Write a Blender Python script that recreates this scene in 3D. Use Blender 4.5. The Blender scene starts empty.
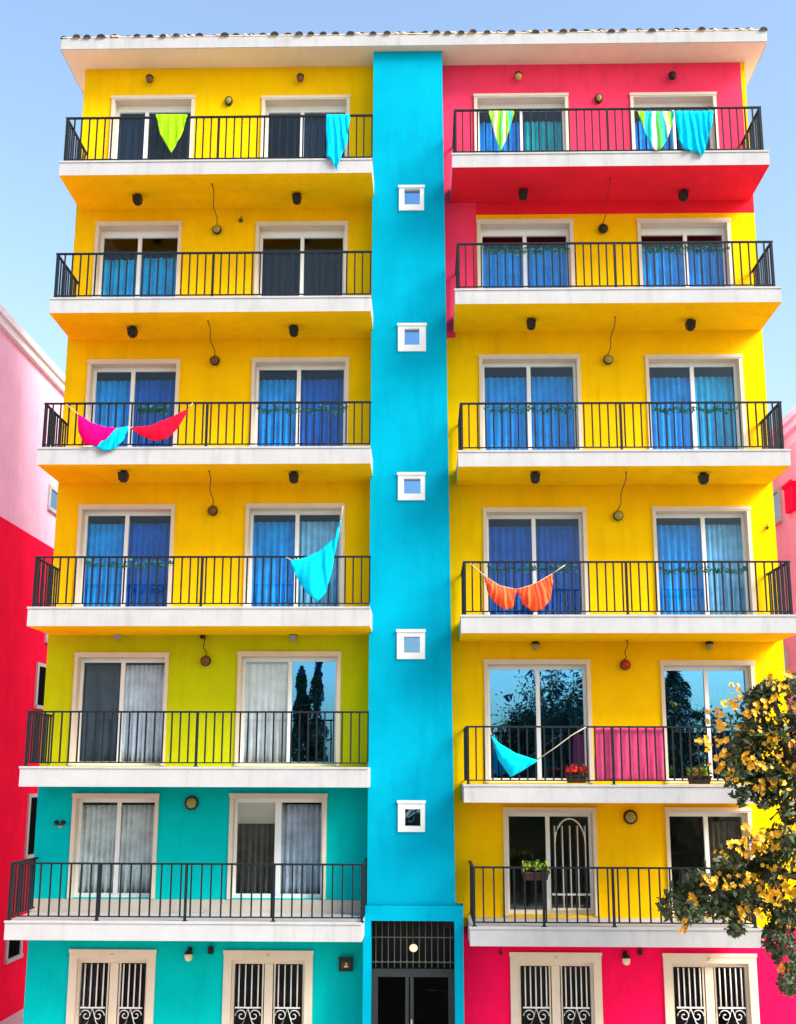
import bpy, math, random
from mathutils import Vector, Matrix
random.seed(7)
S = bpy.context.scene
COL = S.collection
rad = math.radians

# ------------------------------------------------------------------ camera
F = 1193.0; CX, CY = 398.0, 512.0
CAM = Vector((0.0, -21.5, 5.8))
up_c = Vector((412 - CX, CY + 4900, -F)).normalized()
x_c = Vector((1, 0, 0.0232)); x_c = (x_c - up_c * x_c.dot(up_c)).normalized()
y_c = up_c.cross(x_c)
R = Matrix((x_c, y_c, up_c))            # camera -> world
cam_d = bpy.data.cameras.new('camera'); cam = bpy.data.objects.new('camera', cam_d); COL.objects.link(cam)
cam.matrix_world = Matrix.Translation(CAM) @ R.to_4x4()
cam_d.sensor_fit = 'HORIZONTAL'; cam_d.sensor_width = 36; cam_d.lens = 36 * F / 796
cam_d.clip_end = 3000
S.camera = cam

def ray(px, py): return R @ Vector(((px - CX) / F, (CY - py) / F, -1))
def P(px, py, Y=0.0):                   # point at facade depth Y
    r = ray(px, py); return CAM + r * ((Y - CAM.y) / r.y)
def PX(px, py, X):
    r = ray(px, py); return CAM + r * ((X - CAM.x) / r.x)
def PZ(px, py, Z):
    r = ray(px, py); return CAM + r * ((Z - CAM.z) / r.z)

# ------------------------------------------------------------------ materials
def mat(name, c, rough=0.8, var=0.06, scale=3.0, bump=0.0, bscale=60, metal=0.0, spec=0.3, dirt=None):
    m = bpy.data.materials.new(name); m.use_nodes = True
    nt = m.node_tree; b = nt.nodes['Principled BSDF']
    b.inputs['Roughness'].default_value = rough; b.inputs['Metallic'].default_value = metal
    b.inputs['Specular IOR Level'].default_value = spec
    tc = nt.nodes.new('ShaderNodeTexCoord')
    n = nt.nodes.new('ShaderNodeTexNoise'); n.inputs['Scale'].default_value = scale; n.inputs['Detail'].default_value = 6
    n.inputs['Roughness'].default_value = 0.65
    nt.links.new(tc.outputs['Object'], n.inputs['Vector'])
    r = nt.nodes.new('ShaderNodeValToRGB')
    r.color_ramp.elements[0].position = 0.3; r.color_ramp.elements[1].position = 0.7
    r.color_ramp.elements[0].color = [max(0, v * (1 - var)) for v in c] + [1]
    r.color_ramp.elements[1].color = [min(1, v * (1 + var)) for v in c] + [1]
    nt.links.new(n.outputs['Fac'], r.inputs['Fac'])
    out = r.outputs['Color']
    if dirt:
        n2 = nt.nodes.new('ShaderNodeTexNoise'); n2.inputs['Scale'].default_value = 1.0; n2.inputs['Detail'].default_value = 8
        mp = nt.nodes.new('ShaderNodeMapping'); mp.inputs['Scale'].default_value = (5.5, 5.5, 0.7)
        nt.links.new(tc.outputs['Object'], mp.inputs['Vector']); nt.links.new(mp.outputs['Vector'], n2.inputs['Vector'])
        r2 = nt.nodes.new('ShaderNodeValToRGB'); r2.color_ramp.elements[0].position = 0.52; r2.color_ramp.elements[1].position = 0.8
        r2.color_ramp.elements[0].color = (0, 0, 0, 1); r2.color_ramp.elements[1].color = (dirt, dirt, dirt, 1)
        nt.links.new(n2.outputs['Fac'], r2.inputs['Fac'])
        mx = nt.nodes.new('ShaderNodeMix'); mx.data_type = 'RGBA'
        nt.links.new(r2.outputs['Color'], mx.inputs[0]); nt.links.new(out, mx.inputs[6])
        mx.inputs[7].default_value = [v * 0.5 for v in c] + [1]
        out = mx.outputs[2]
    nt.links.new(out, b.inputs['Base Color'])
    if bump:
        n3 = nt.nodes.new('ShaderNodeTexNoise'); n3.inputs['Scale'].default_value = bscale; n3.inputs['Detail'].default_value = 4
        nt.links.new(tc.outputs['Object'], n3.inputs['Vector'])
        bp = nt.nodes.new('ShaderNodeBump'); bp.inputs['Strength'].default_value = bump; bp.inputs['Distance'].default_value = 0.01
        nt.links.new(n3.outputs['Fac'], bp.inputs['Height']); nt.links.new(bp.outputs['Normal'], b.inputs['Normal'])
    return m

def stucco(name, c): return mat(name, c, 0.9, 0.09, 1.1, 0.6, 38, spec=0.03, dirt=0.24)
YELLOW = stucco('yellow_stucco', (0.96, 0.545, 0.002))
CREAMW = stucco('cream_stucco', (0.82, 0.74, 0.66))
LIME = stucco('lime_stucco', (0.53, 0.57, 0.005))
TEAL = stucco('teal_stucco', (0.0, 0.49, 0.48))
PINK = stucco('pink_stucco', (0.95, 0.05, 0.125))
RED = stucco('red_stucco', (0.90, 0.007, 0.085))
CYAN = stucco('cyan_stucco', (0.0, 0.36, 0.53))
WHITE = mat('white_slab_paint', (0.44, 0.44, 0.445), 0.8, 0.07, 2.0, 0.3, 40, dirt=0.4)
REDSOF = stucco('red_soffit', (0.85, 0.02, 0.04))
SOFFIT = mat('cream_soffit', (0.80, 0.66, 0.46), 0.85, 0.06, 1.2, 0.2, 30, dirt=0.15)
TRIM = mat('cream_trim', (0.70, 0.60, 0.47), 0.75, 0.05, 4, 0.15, 50, dirt=0.12)
ALU = mat('white_frame', (0.82, 0.82, 0.80), 0.45, 0.03, 4)
IRON = mat('dark_iron', (0.003, 0.008, 0.012), 0.7, 0.25, 12, 0.2, 90)
BLACK = mat('black_metal', (0.012, 0.011, 0.010), 0.5, 0.2, 20)
DOORGREY = mat('grey_door_frame', (0.05, 0.055, 0.055), 0.5, 0.15, 6)
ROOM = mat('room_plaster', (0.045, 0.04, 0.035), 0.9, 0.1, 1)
TILE = mat('roof_tile', (0.035, 0.018, 0.012), 0.85, 0.5, 5, 0.3, 30)
MORTAR = mat('tile_mortar', (0.75, 0.58, 0.36), 0.9, 0.2, 6, 0.3, 30)
WGRILLE = mat('white_iron', (0.78, 0.76, 0.72), 0.5, 0.06, 10)
LPINK = stucco('pale_pink_stucco', (0.88, 0.50, 0.65))
LRED = stucco('crimson_stucco', (0.90, 0.006, 0.05))
SALMON = stucco('salmon_stucco', (0.84, 0.36, 0.44))
AMBER = mat('amber_glass', (0.55, 0.33, 0.06), 0.25, 0.2, 15, spec=0.5)
OLIVEG = mat('olive_glass', (0.30, 0.27, 0.05), 0.25, 0.2, 15, spec=0.5)
BRONZE = mat('bronze_metal', (0.16, 0.07, 0.025), 0.45, 0.3, 15)
CREAMG = mat('cream_glass', (0.75, 0.62, 0.40), 0.3, 0.1, 15, spec=0.5)
REDMETAL = mat('red_lamp_metal', (0.45, 0.02, 0.015), 0.4, 0.2, 15)
CORD = mat('brown_cord', (0.10, 0.06, 0.02), 0.8, 0.2, 15)
REDCORD = mat('red_cord', (0.35, 0.02, 0.01), 0.8, 0.2, 15)

def glass(name, refl, rough=0.0, tint=(0.9, 0.95, 1.0), rc=(1, 1, 1)):
    m = bpy.data.materials.new(name); m.use_nodes = True
    nt = m.node_tree; nt.nodes.clear()
    o = nt.nodes.new('ShaderNodeOutputMaterial'); mx = nt.nodes.new('ShaderNodeMixShader')
    t = nt.nodes.new('ShaderNodeBsdfTransparent'); g = nt.nodes.new('ShaderNodeBsdfGlossy')
    t.inputs['Color'].default_value = (*tint, 1); g.inputs['Roughness'].default_value = rough; g.inputs['Color'].default_value = (*rc, 1)
    lw = nt.nodes.new('ShaderNodeLayerWeight'); lw.inputs['Blend'].default_value = 0.35
    mr = nt.nodes.new('ShaderNodeMapRange'); mr.inputs['To Min'].default_value = refl; mr.inputs['To Max'].default_value = min(1, refl*1.5 + 0.1)
    nt.links.new(lw.outputs['Facing'], mr.inputs['Value'])
    tc = nt.nodes.new('ShaderNodeTexCoord'); n = nt.nodes.new('ShaderNodeTexNoise'); n.inputs['Scale'].default_value = 1.1
    bp = nt.nodes.new('ShaderNodeBump'); bp.inputs['Strength'].default_value = 0.06; bp.inputs['Distance'].default_value = 0.05
    nt.links.new(tc.outputs['Object'], n.inputs['Vector']); nt.links.new(n.outputs['Fac'], bp.inputs['Height'])
    nt.links.new(bp.outputs['Normal'], g.inputs['Normal'])
    nt.links.new(mr.outputs['Result'], mx.inputs['Fac']); nt.links.new(t.outputs[0], mx.inputs[1]); nt.links.new(g.outputs[0], mx.inputs[2])
    nt.links.new(mx.outputs[0], o.inputs['Surface'])
    return m
G_CLEAR = glass('clear_glass', 0.012)
G_BLUE = glass('blue_tint_glass', 0.015, tint=(0.9, 0.97, 1.0))
G_MIRROR = glass('reflective_glass', 0.60, rc=(0.16, 0.54, 1.0))  # blue tint put into the reflection so the pale sky mirrors blue
G_TW = glass('stair_window_glass', 0.35, rc=(0.35, 0.65, 1.0))  # sky reflection tinted blue here too
G_HALF = glass('half_reflective_glass', 0.12, 0.06)

def cloth_mat(name, c, var=0.08, trans=0.25):
    m = mat(name, c, 0.95, 0.14, 7, 0.9, 22, spec=0.1)
    return m
_cur = {}
def curtain_mat(c):
    if c not in _cur: _cur[c] = mat('curtain_fabric', c, 0.95, 0.3, 3, spec=0.1)
    return _cur[c]

# ------------------------------------------------------------------ mesh builder
def root_of(o):
    v = Vector((0, 0, 0))
    while o: v += o.location; o = o.parent
    return v

class MB:
    def __init__(s): s.v = []; s.f = []; s.m = []; s.uv = None; s.smooth = set()
    def quad(s, a, b, c, d, mi=0):
        n = len(s.v); s.v += [tuple(a), tuple(b), tuple(c), tuple(d)]; s.f.append((n, n+1, n+2, n+3)); s.m.append(mi)
    def tri(s, a, b, c, mi=0):
        n = len(s.v); s.v += [tuple(a), tuple(b), tuple(c)]; s.f.append((n, n+1, n+2)); s.m.append(mi)
    def box(s, x0, x1, y0, y1, z0, z1, mi=0, bottom=None, top=None):
        n = len(s.v)
        s.v += [(x0,y0,z0),(x1,y0,z0),(x1,y1,z0),(x0,y1,z0),(x0,y0,z1),(x1,y0,z1),(x1,y1,z1),(x0,y1,z1)]
        fs = [(0,3,2,1),(4,5,6,7),(0,1,5,4),(1,2,6,5),(2,3,7,6),(3,0,4,7)]
        for i, f in enumerate(fs):
            s.f.append(tuple(n+k for k in f))
            s.m.append(bottom if (i == 0 and bottom is not None) else top if (i == 1 and top is not None) else mi)
    def tube(s, pts, r, n=6, mi=0, cap=True):
        pts = [Vector(p) for p in pts]
        rs = r if isinstance(r, (list, tuple)) else [r] * len(pts)
        rings = []
        for i, p in enumerate(pts):
            t = (pts[min(i+1, len(pts)-1)] - pts[max(i-1, 0)])
            if t.length < 1e-9: t = Vector((0, 0, 1))
            t.normalize()
            a = Vector((0, 0, 1)) if abs(t.z) < 0.9 else Vector((1, 0, 0))
            u = t.cross(a).normalized(); w = t.cross(u)
            b = len(s.v)
            for k in range(n):
                an = 2*math.pi*k/n
                s.v.append(tuple(p + (u*math.cos(an) + w*math.sin(an)) * rs[i]))
            rings.append(b)
        for i in range(len(rings)-1):
            for k in range(n):
                s.smooth.add(len(s.f))
                s.f.append((rings[i]+k, rings[i]+(k+1) % n, rings[i+1]+(k+1) % n, rings[i+1]+k)); s.m.append(mi)
        if cap:
            s.f.append(tuple(rings[0]+k for k in range(n))[::-1]); s.m.append(mi)
            s.f.append(tuple(rings[-1]+k for k in range(n))); s.m.append(mi)
    def ball(s, c, rx, ry, rz, nu=12, nv=8, mi=0):
        c = Vector(c); b = len(s.v)
        for j in range(nv+1):
            th = math.pi*j/nv
            for i in range(nu):
                ph = 2*math.pi*i/nu
                s.v.append((c.x+rx*math.sin(th)*math.cos(ph), c.y+ry*math.sin(th)*math.sin(ph), c.z+rz*math.cos(th)))
        for j in range(nv):
            for i in range(nu):
                s.smooth.add(len(s.f))
                s.f.append((b+j*nu+i, b+(j+1)*nu+i, b+(j+1)*nu+(i+1) % nu, b+j*nu+(i+1) % nu)); s.m.append(mi)
    def lathe(s, c, axis, prof, n=14, mi=0):     # prof: (distance along axis, radius)
        a = Vector(axis).normalized(); c = Vector(c)
        ref = Vector((0, 0, 1)) if abs(a.z) < 0.9 else Vector((1, 0, 0))
        u = a.cross(ref).normalized(); w = a.cross(u); b = len(s.v)
        for h, r in prof:
            for k in range(n):
                an = 2*math.pi*k/n
                s.v.append(tuple(c + a*h + (u*math.cos(an)+w*math.sin(an))*r))
        for j in range(len(prof)-1):
            for k in range(n):
                s.smooth.add(len(s.f))
                s.f.append((b+j*n+k, b+j*n+(k+1) % n, b+(j+1)*n+(k+1) % n, b+(j+1)*n+k)); s.m.append(mi)
    def build(s, name, mats, parent=None, loc=None, smooth=False):
        me = bpy.data.meshes.new(name)
        off = root_of(parent) if parent else (Vector(loc) if loc is not None else Vector((0, 0, 0)))
        me.from_pydata([(v[0]-off.x, v[1]-off.y, v[2]-off.z) for v in s.v], [], s.f)
        for m in (mats if isinstance(mats, (list, tuple)) else [mats]): me.materials.append(m)
        for i, p in enumerate(me.polygons):
            p.material_index = s.m[i]; p.use_smooth = smooth or i in s.smooth
        if s.uv:
            ul = me.uv_layers.new(name='UVMap')
            for p in me.polygons:
                for li, vi in zip(p.loop_indices, p.vertices): ul.data[li].uv = s.uv[vi]
        me.validate(); me.update()
        o = bpy.data.objects.new(name, me); COL.objects.link(o)
        if parent: o.parent = parent
        elif loc is not None: o.location = loc
        return o

def thing(name, label, cat, loc=(0, 0, 0), group=None):
    o = bpy.data.objects.new(name, None); COL.objects.link(o); o.location = loc
    o.empty_display_size = 0.2
    o['label'] = label; o['category'] = cat
    if group: o['group'] = group
    return o
def tag(o, label, cat, group=None):
    o['label'] = label; o['category'] = cat
    if group: o['group'] = group
    return o
def lab(o, t): o['label'] = t; return o

# ------------------------------------------------------------------ facade dimensions
D = 1.40                                    # balcony depth
XL = P(67, 350).x; XR = P(763.5, 350).x
TY = -0.50                                  # face of the stair tower
XT0 = P(370.5, 450, TY).x
XT1_top = P(442, 60, TY).x; XT1_bot = P(455.5, 905, TY).x
ZTOP = P(400, 66).z                         # soffit height
LEFT = {6: (60, 372, 160, 174, 116), 5: (50, 371, 297, 312, 252), 4: (38, 370.5, 447, 464, 402),
        3: (28, 370, 607, 626, 556), 2: (20, 368, 767, 787, 711), 1: (5, 362, 922, 941, 863)}
RIGHT = {6: (452, 769, 152, 166, 108), 5: (455, 781, 288, 303, 242), 4: (458, 790, 450, 466, 402),
         3: (461, 799, 615, 633, 561), 2: (464, 768, 785, 803, 726), 1: (470, 763, 928, 947, 867)}
def levels(tab):
    out = {}
    for k, (x0, x1, t, b, r) in tab.items():
        xm = (x0 + x1) / 2
        out[k] = dict(x0=P(x0, t, -D).x, x1=P(x1, t, -D).x, zt=P(xm, t, -D).z, zb=P(xm, b, -D).z, zr=P(xm, r, -D+0.06).z)
    return out
LV, RV = levels(LEFT), levels(RIGHT)

# window tables: side, level, (x0, top, x1) px, mullion px, glass, curtain left, curtain right, drop (m)
BL1 = (0.0, 0.33, 0.84); BL2 = (0.0, 0.12, 0.52); BL3 = (0.003, 0.10, 0.42); CY1 = (0.01, 0.45, 0.75)
NAVY = (0.008, 0.022, 0.045); DARK = (0.015, 0.018, 0.022); TEALC = (0.0, 0.42, 0.42); SHEER = (0.88, 0.88, 0.88); CREAM = (0.86, 0.78, 0.66)
SLATE = (0.06, 0.085, 0.11); LBL = (0.25, 0.55, 0.80); GREYN = (0.55, 0.56, 0.57)
W = [
 ('L', 6, (112, 96, 195), 146, G_CLEAR, NAVY, None, 0.10),
 ('L', 6, (262, 96, 350), 302, G_CLEAR, None, NAVY, 0.12),
 ('L', 5, (96, 222, 182), 139, G_CLEAR, CY1, CY1, 0.42),
 ('L', 5, (256, 222, 348), 302, G_CLEAR, DARK, DARK, 0.34),
 ('L', 4, (88, 360, 180), 132, G_BLUE, BL1, BL2, 0.15),
 ('L', 4, (252, 358, 349), 298.5, G_BLUE, BL1, BL2, 0.17),
 ('L', 3, (79, 505, 175), 126, G_BLUE, BL1, BL2, 0.14),
 ('L', 3, (246, 504, 345), 297, G_BLUE, BL1, LBL, 0.12),
 ('L', 2, (75, 653, 169), 122, G_CLEAR, SLATE, SHEER, 0.04),
 ('L', 2, (238, 652, 341), 290, (G_HALF, G_MIRROR), SHEER, None, 0.04),
 ('L', 1, (73, 794, 159), 118, G_CLEAR, CREAM, CREAM, 0.05),
 ('L', 1, (230, 794, 327), 278, (G_HALF, G_CLEAR), (.16, .13, .09), GREYN, 0.04),
 ('R', 6, (474, 94, 568), 522, G_CLEAR, BL1, TEALC, 0.20),
 ('R', 6, (630, 93, 716), 675, G_CLEAR, BL1, NAVY, 0.20),
 ('R', 5, (477, 220, 573), 525, G_BLUE, BL1, BL1, 0.24),
 ('R', 5, (637, 219, 730), 686, G_BLUE, BL1, BL1, 0.24),
 ('R', 4, (479, 355, 580), 529, G_BLUE, BL1, BL1, 0.18),
 ('R', 4, (645, 355, 742), 693, G_BLUE, BL1, CY1, 0.18),
 ('R', 3, (483, 508, 586), 534, G_BLUE, BL2, BL2, 0.13),
 ('R', 3, (652, 507, 750), 704, G_BLUE, BL1, LBL, 0.12),
 ('R', 2, (484, 660, 590), 538, G_MIRROR, None, None, 0.1),
 ('R', 2, (660, 661, 754), 707, G_MIRROR, None, LBL, 0.1),
 ('R', 1, (503, 808, 596), 548, G_HALF, None, None, 0.1),
 ('R', 1, (665, 808, 751), 707, G_HALF, None, (0.20, 0.15, 0.10), 0.1),
 ('L', 0, (70, 950, 156), 113.5, G_CLEAR, None, None, 0.1),
 ('L', 0, (224, 951, 313), 268.5, G_CLEAR, None, None, 0.1),
 ('R', 0, (510, 953, 601), 556, G_CLEAR, None, None, 0.1),
 ('R', 0, (663, 954, 756), 710, G_CLEAR, None, None, 0.1),
]
def wrect(w):
    x0, t, x1 = w[2]; V = LV if w[0] == 'L' else RV
    a = P(x0, t, -0.03); b = P(x1, t, -0.03)
    return a.x, b.x, (V[w[1]]['zt'] + (0.22 if (w[0] == 'L' and w[1] == 1) else 0.03) if w[1] else 0.16), (a.z + b.z) / 2

# ------------------------------------------------------------------ the apartment building
BLD = thing('apartment_building', 'multicoloured balconied apartment block with a turquoise stair tower in the middle', 'building', ((XL+XR)/2, 5, 0))

def wall(name, m, x0, x1, z0, z1, holes, y=0.0, thick=0.3, label=None, edge=None, parent=BLD):
    xs = sorted(set([x0, x1] + [c for h in holes for c in h[:2]])); zs = sorted(set([z0, z1] + [c for h in holes for c in h[2:]]))
    mb = MB()
    def E(x, z): return edge(z) if (edge and abs(x - x1) < 1e-6) else x
    def inh(x, z): return any(h[0] < x < h[1] and h[2] < z < h[3] for h in holes)
    for i in range(len(xs)-1):
        for j in range(len(zs)-1):
            if inh((xs[i]+xs[i+1])/2, (zs[j]+zs[j+1])/2): continue
            a, b, c, d = xs[i], xs[i+1], zs[j], zs[j+1]
            mb.quad((E(a, c), y, c), (E(b, c), y, c), (E(b, d), y, d), (E(a, d), y, d))
            mb.quad((E(a, c), y+thick, c), (E(a, d), y+thick, d), (E(b, d), y+thick, d), (E(b, c), y+thick, c))
    t = y + thick
    for (a, b, c, d) in holes:
        mb.quad((a, y, c), (a, y, d), (a, t, d), (a, t, c)); mb.quad((b, y, c), (b, t, c), (b, t, d), (b, y, d))
        mb.quad((a, y, d), (b, y, d), (b, t, d), (a, t, d)); mb.quad((a, y, c), (a, t, c), (b, t, c), (b, y, c))
    mb.quad((x0, y, z0), (x0, y, z1), (x0, t, z1), (x0, t, z0))
    mb.quad((E(x1, z0), y, z0), (E(x1, z0), t, z0), (E(x1, z1), t, z1), (E(x1, z1), y, z1))
    mb.quad((x0, y, z0), (x0, t, z0), (E(x1, z0), t, z0), (E(x1, z0), y, z0))
    o = mb.build(name, m, parent)
    if label: lab(o, label)
    return o

def mid(V, k): return (V[k]['zt'] + V[k]['zb']) / 2
def holes_in(side, x0, x1, z0, z1):
    hs = []
    for w in W:
        if w[0] != side: continue
        a, b, c, d = wrect(w)
        if a > x0 and b < x1 and c > z0 - 0.01 and d < z1: hs.append((a+0.012, b-0.012, max(c, z0+0.02), d-0.012))
    return hs
XW = XT0 + 0.1; XE = XT1_top - 0.05
z3, z2 = mid(LV, 3), mid(LV, 2)
wall('wall', YELLOW, XL, XW, z3, ZTOP, holes_in('L', XL, XW, z3, ZTOP), label='yellow upper wall of the left wing')
wall('wall', LIME, XL, XW, z2, z3, holes_in('L', XL, XW, z2, z3), label='lime green wall of the left wing')
XGL = P(362.7, 990, TY-.07).x + 0.05; z1m = P(412, 921, TY-.07).z + .2
wall('wall', TEAL, XL, XGL, 0, z1m, holes_in('L', XL, XGL, 0, z1m), label='teal ground floor wall of the left wing')
wall('wall', TEAL, XL, XW, z1m, z2, holes_in('L', XL, XW, z1m, z2), label='teal lower wall of the left wing')
r6, r5, r1 = mid(RV, 6), mid(RV, 5), mid(RV, 1)
XPK = P(741.5, 85).x; XST = P(476.3, 230).x; ZST = P(450, 338).z
wall('wall', PINK, XE, XPK, r6, ZTOP, holes_in('R', XE, XPK, r6, ZTOP), label='pink top floor wall of the right wing')
wall('wall', YELLOW, XPK, XR, r6, ZTOP, [], label='narrow yellow strip at the right end of the top floor')
XSV = P(455.5, 320).x
wall('wall', PINK, XE, XST, r5, r6, [], label='pink strip beside the tower')
wall('wall', PINK, XE, XSV, ZST, r5, [], label='pink sliver below the strip')
wall('wall', YELLOW, XSV, XR, ZST, r5, [], label='yellow band under the second highest balcony')
ZRB = P(600, 214).z
wall('wall', REDSOF, XST, XR, ZRB, r6, [], label='red band of wall below the top right balcony')
wall('wall', YELLOW, XST, XR, r5, ZRB, holes_in('R', XST, XR, r5, ZRB), label='yellow fifth floor wall of the right wing')
wall('wall', YELLOW, XE, XR, r1, ZST, holes_in('R', XE, XR, r1, ZST), label='yellow wall of the right wing')
XGR = P(464, 990, TY-.07).x - 0.05
wall('wall', RED, XGR, XR, 0, r1, holes_in('R', XGR, XR, 0, r1), label='crimson ground floor wall of the right wing')
# side and back walls, unseen; cream sides chosen to bounce neutral light
BACK = 4.6  # unseen depth kept shallow so sun reaches the left house's upper wall
for x, lb in ((XL, 'cream side wall'), (XR, 'cream side wall')):
    mb = MB()
    if x < 0: mb.box(x, x+0.25, 0.302, BACK, 0, ZTOP)
    else: mb.box(x-0.25, x, 0.302, BACK, 0, ZTOP)
    lab(mb.build('wall', CREAMW, BLD), lb)
mb = MB(); mb.box(XL+0.252, XR-0.252, BACK-0.25, BACK-0.002, 0, ZTOP); lab(mb.build('wall', YELLOW, BLD), 'yellow back wall')
# dark rooms behind the glass
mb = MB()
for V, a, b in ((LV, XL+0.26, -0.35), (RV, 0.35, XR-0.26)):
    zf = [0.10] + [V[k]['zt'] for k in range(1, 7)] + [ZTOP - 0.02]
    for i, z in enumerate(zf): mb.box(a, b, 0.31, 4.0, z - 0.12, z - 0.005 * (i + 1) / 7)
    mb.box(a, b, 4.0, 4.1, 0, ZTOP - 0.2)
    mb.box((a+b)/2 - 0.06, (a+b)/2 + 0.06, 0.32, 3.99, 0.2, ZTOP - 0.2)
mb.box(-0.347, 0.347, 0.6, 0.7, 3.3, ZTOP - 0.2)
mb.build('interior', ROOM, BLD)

# stair tower
ZB = P(412, 905, TY).z
def tower_edge(z): return XT1_bot + (XT1_top - XT1_bot) * (z - ZB) / (ZTOP - ZB)
TW = [(399, 186, 424, 210, 404.5, 190.5, 420, 206), (398, 324, 426, 351, 404.5, 330, 419.5, 346), (398, 473, 425, 500, 404, 479.5, 420.5, 494.5),
      (397, 630, 425, 659, 404, 637, 420, 653), (398, 801, 425, 832, 405, 809, 420.5, 826)]
def pr(a, b, c, d, y):
    p, q = P(a, b, y), P(c, d, y); return p.x, q.x, q.z, p.z
th = []
for t in TW:
    x0, x1, z0, z1 = pr(*t[:4], TY-0.03); th.append((x0+.02, x1-.02, z0+.02, z1-.02))
TOWER = wall('stair_tower', CYAN, XT0, XT1_bot, ZB, ZTOP-0.01, th, y=TY, thick=0.28, edge=tower_edge)
mb = MB()
for x, f in ((XT0, None), (None, 1)):
    if x is not None: mb.box(x+0.003, x+0.12, TY+0.281, 0.5, ZB, ZTOP-0.012)
    else:
        for (za, zb_) in ((ZB, ZTOP-0.012),):
            xa, xb = tower_edge(za)-0.003, tower_edge(zb_)-0.003
            mb.quad((xa, TY+0.281, za), (xa, 0.5, za), (xb, 0.5, zb_), (xb, TY+0.281, zb_))
mb.build('tower_side', CYAN, TOWER)
for t in TW:
    x0, x1, z0, z1 = pr(*t[:4], TY-0.03); a, b, c, d = pr(*t[4:], TY+0.04)
    mb = MB(); y0, y1 = TY-0.03, TY+0.10
    mb.box(x0, x1, y0, y1, d, z1); mb.box(x0, x1, y0, y1, z0, c); mb.box(x0, a, y0, y1, c, d); mb.box(b, x1, y0, y1, c, d)
    mb.box(x0-0.015, x1+0.015, y0-0.02, y0-0.001, z1-0.035, z1+0.012)
    wf = mb.build('tower_window', ALU, BLD)
    mb = MB(); mb.box(a-.01, b+.01, TY+0.06, TY+0.07, c-.01, d+.01); mb.build('pane', G_TW, wf)
# entrance base
BY = TY - 0.07
bx0, bx1 = P(362.7, 990, BY).x, P(464, 990, BY).x
dx0, dx1 = P(370.5, 990, BY).x, P(455, 990, BY).x
dz = P(412, 921, BY).z
BASE = wall('entrance_surround', CYAN, bx0, bx1, 0, ZB, [(dx0, dx1, 0.12, dz)], y=BY, thick=0.41)
RY = 0.35
ENT = MB(); ENT.box(dx0-0.02, dx1+0.02, RY+0.2, RY+0.3, 0.1, dz+0.05); ENT.box(dx0-0.03, dx0-0.002, -0.155, RY+0.2, 0.1, dz+0.05)
ENT.box(dx1+0.002, dx1+0.03, -0.155, RY+0.2, 0.1, dz+0.05); ENT.box(XE-0.02, dx1-0.001, -0.02, 0.31, r1-0.04, dz+0.02)  # last box is a black filler made to look like a shaded corner
ENT.box(dx0-0.03, dx1+0.03, -0.155, RY+0.2, dz+0.01, dz+0.04)
recess = ENT.build('entrance_recess', BLACK, BLD)
ztr, ztr2 = P(412, 969, 0.0).z, P(412, 977, 0.0).z
mb = MB(); fy0, fy1 = 0.0, 0.08
mb.box(dx0, dx1, fy0, fy1, ztr2, ztr)
xm = P(409.5, 1000, 0).x
for a, b in ((dx0, dx0+0.10), (dx1-0.10, dx1)): mb.box(a, b, fy0, fy1, 0.12, ztr2)
mb.box(xm-0.07, xm-0.012, fy0-0.01, fy1, 0.12, ztr2); mb.box(xm+0.012, xm+0.07, fy0-0.01, fy1, 0.12, ztr2)
door = mb.build('entrance_door', DOORGREY, BLD)
for a, b in ((dx0+0.1, xm-0.07), (xm+0.07, dx1-0.1)):
    mb = MB(); mb.box(a, b, 0.04, 0.05, 0.12, ztr2); mb.build('pane', glass('dark_door_glass', 0.005, tint=(0.08, 0.08, 0.08)), door)
mb = MB()
for i in range(13):
    x = dx0 + 0.06 + (dx1-dx0-0.12)*i/12
    mb.tube([(x, 0.03, ztr), (x, 0.03, dz)], 0.009)
    mb.ball((x, 0.03, ztr+0.12), 0.02, 0.02, 0.03, 6, 4)
mb.box(dx0, dx1, 0.02, 0.04, ztr+0.10, ztr+0.115); mb.box(dx0, dx1, 0.02, 0.04, ztr+0.5, ztr+0.515)
mb.build('transom_grille', mat('dull_iron', (.20, .18, .15), .5), door)
mb = MB(); hp = P(411.5, 1020, 0); mb.box(xm+0.02, xm+0.05, -0.06, -0.03, hp.z-0.12, hp.z+0.02); mb.box(xm+0.025, xm+0.045, -0.035, 0, hp.z-0.02, hp.z); mb.box(xm+0.025, xm+0.045, -0.035, 0, hp.z-0.1, hp.z-0.08)
mb.build('handle', mat('steel', (0.6, 0.6, 0.6), 0.3, metal=1.0), door)

# roof
EO = 0.66
ex0, ex1 = P(62, 42, -EO).x, P(766.5, 36, -EO).x
ef0 = P(400, 46, -EO).z; ef1 = P(400, 35.5, -EO).z
mb = MB()
mb.box(ex0, ex1, -EO, BACK+0.5, ZTOP+0.001, ef1, 0)
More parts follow.
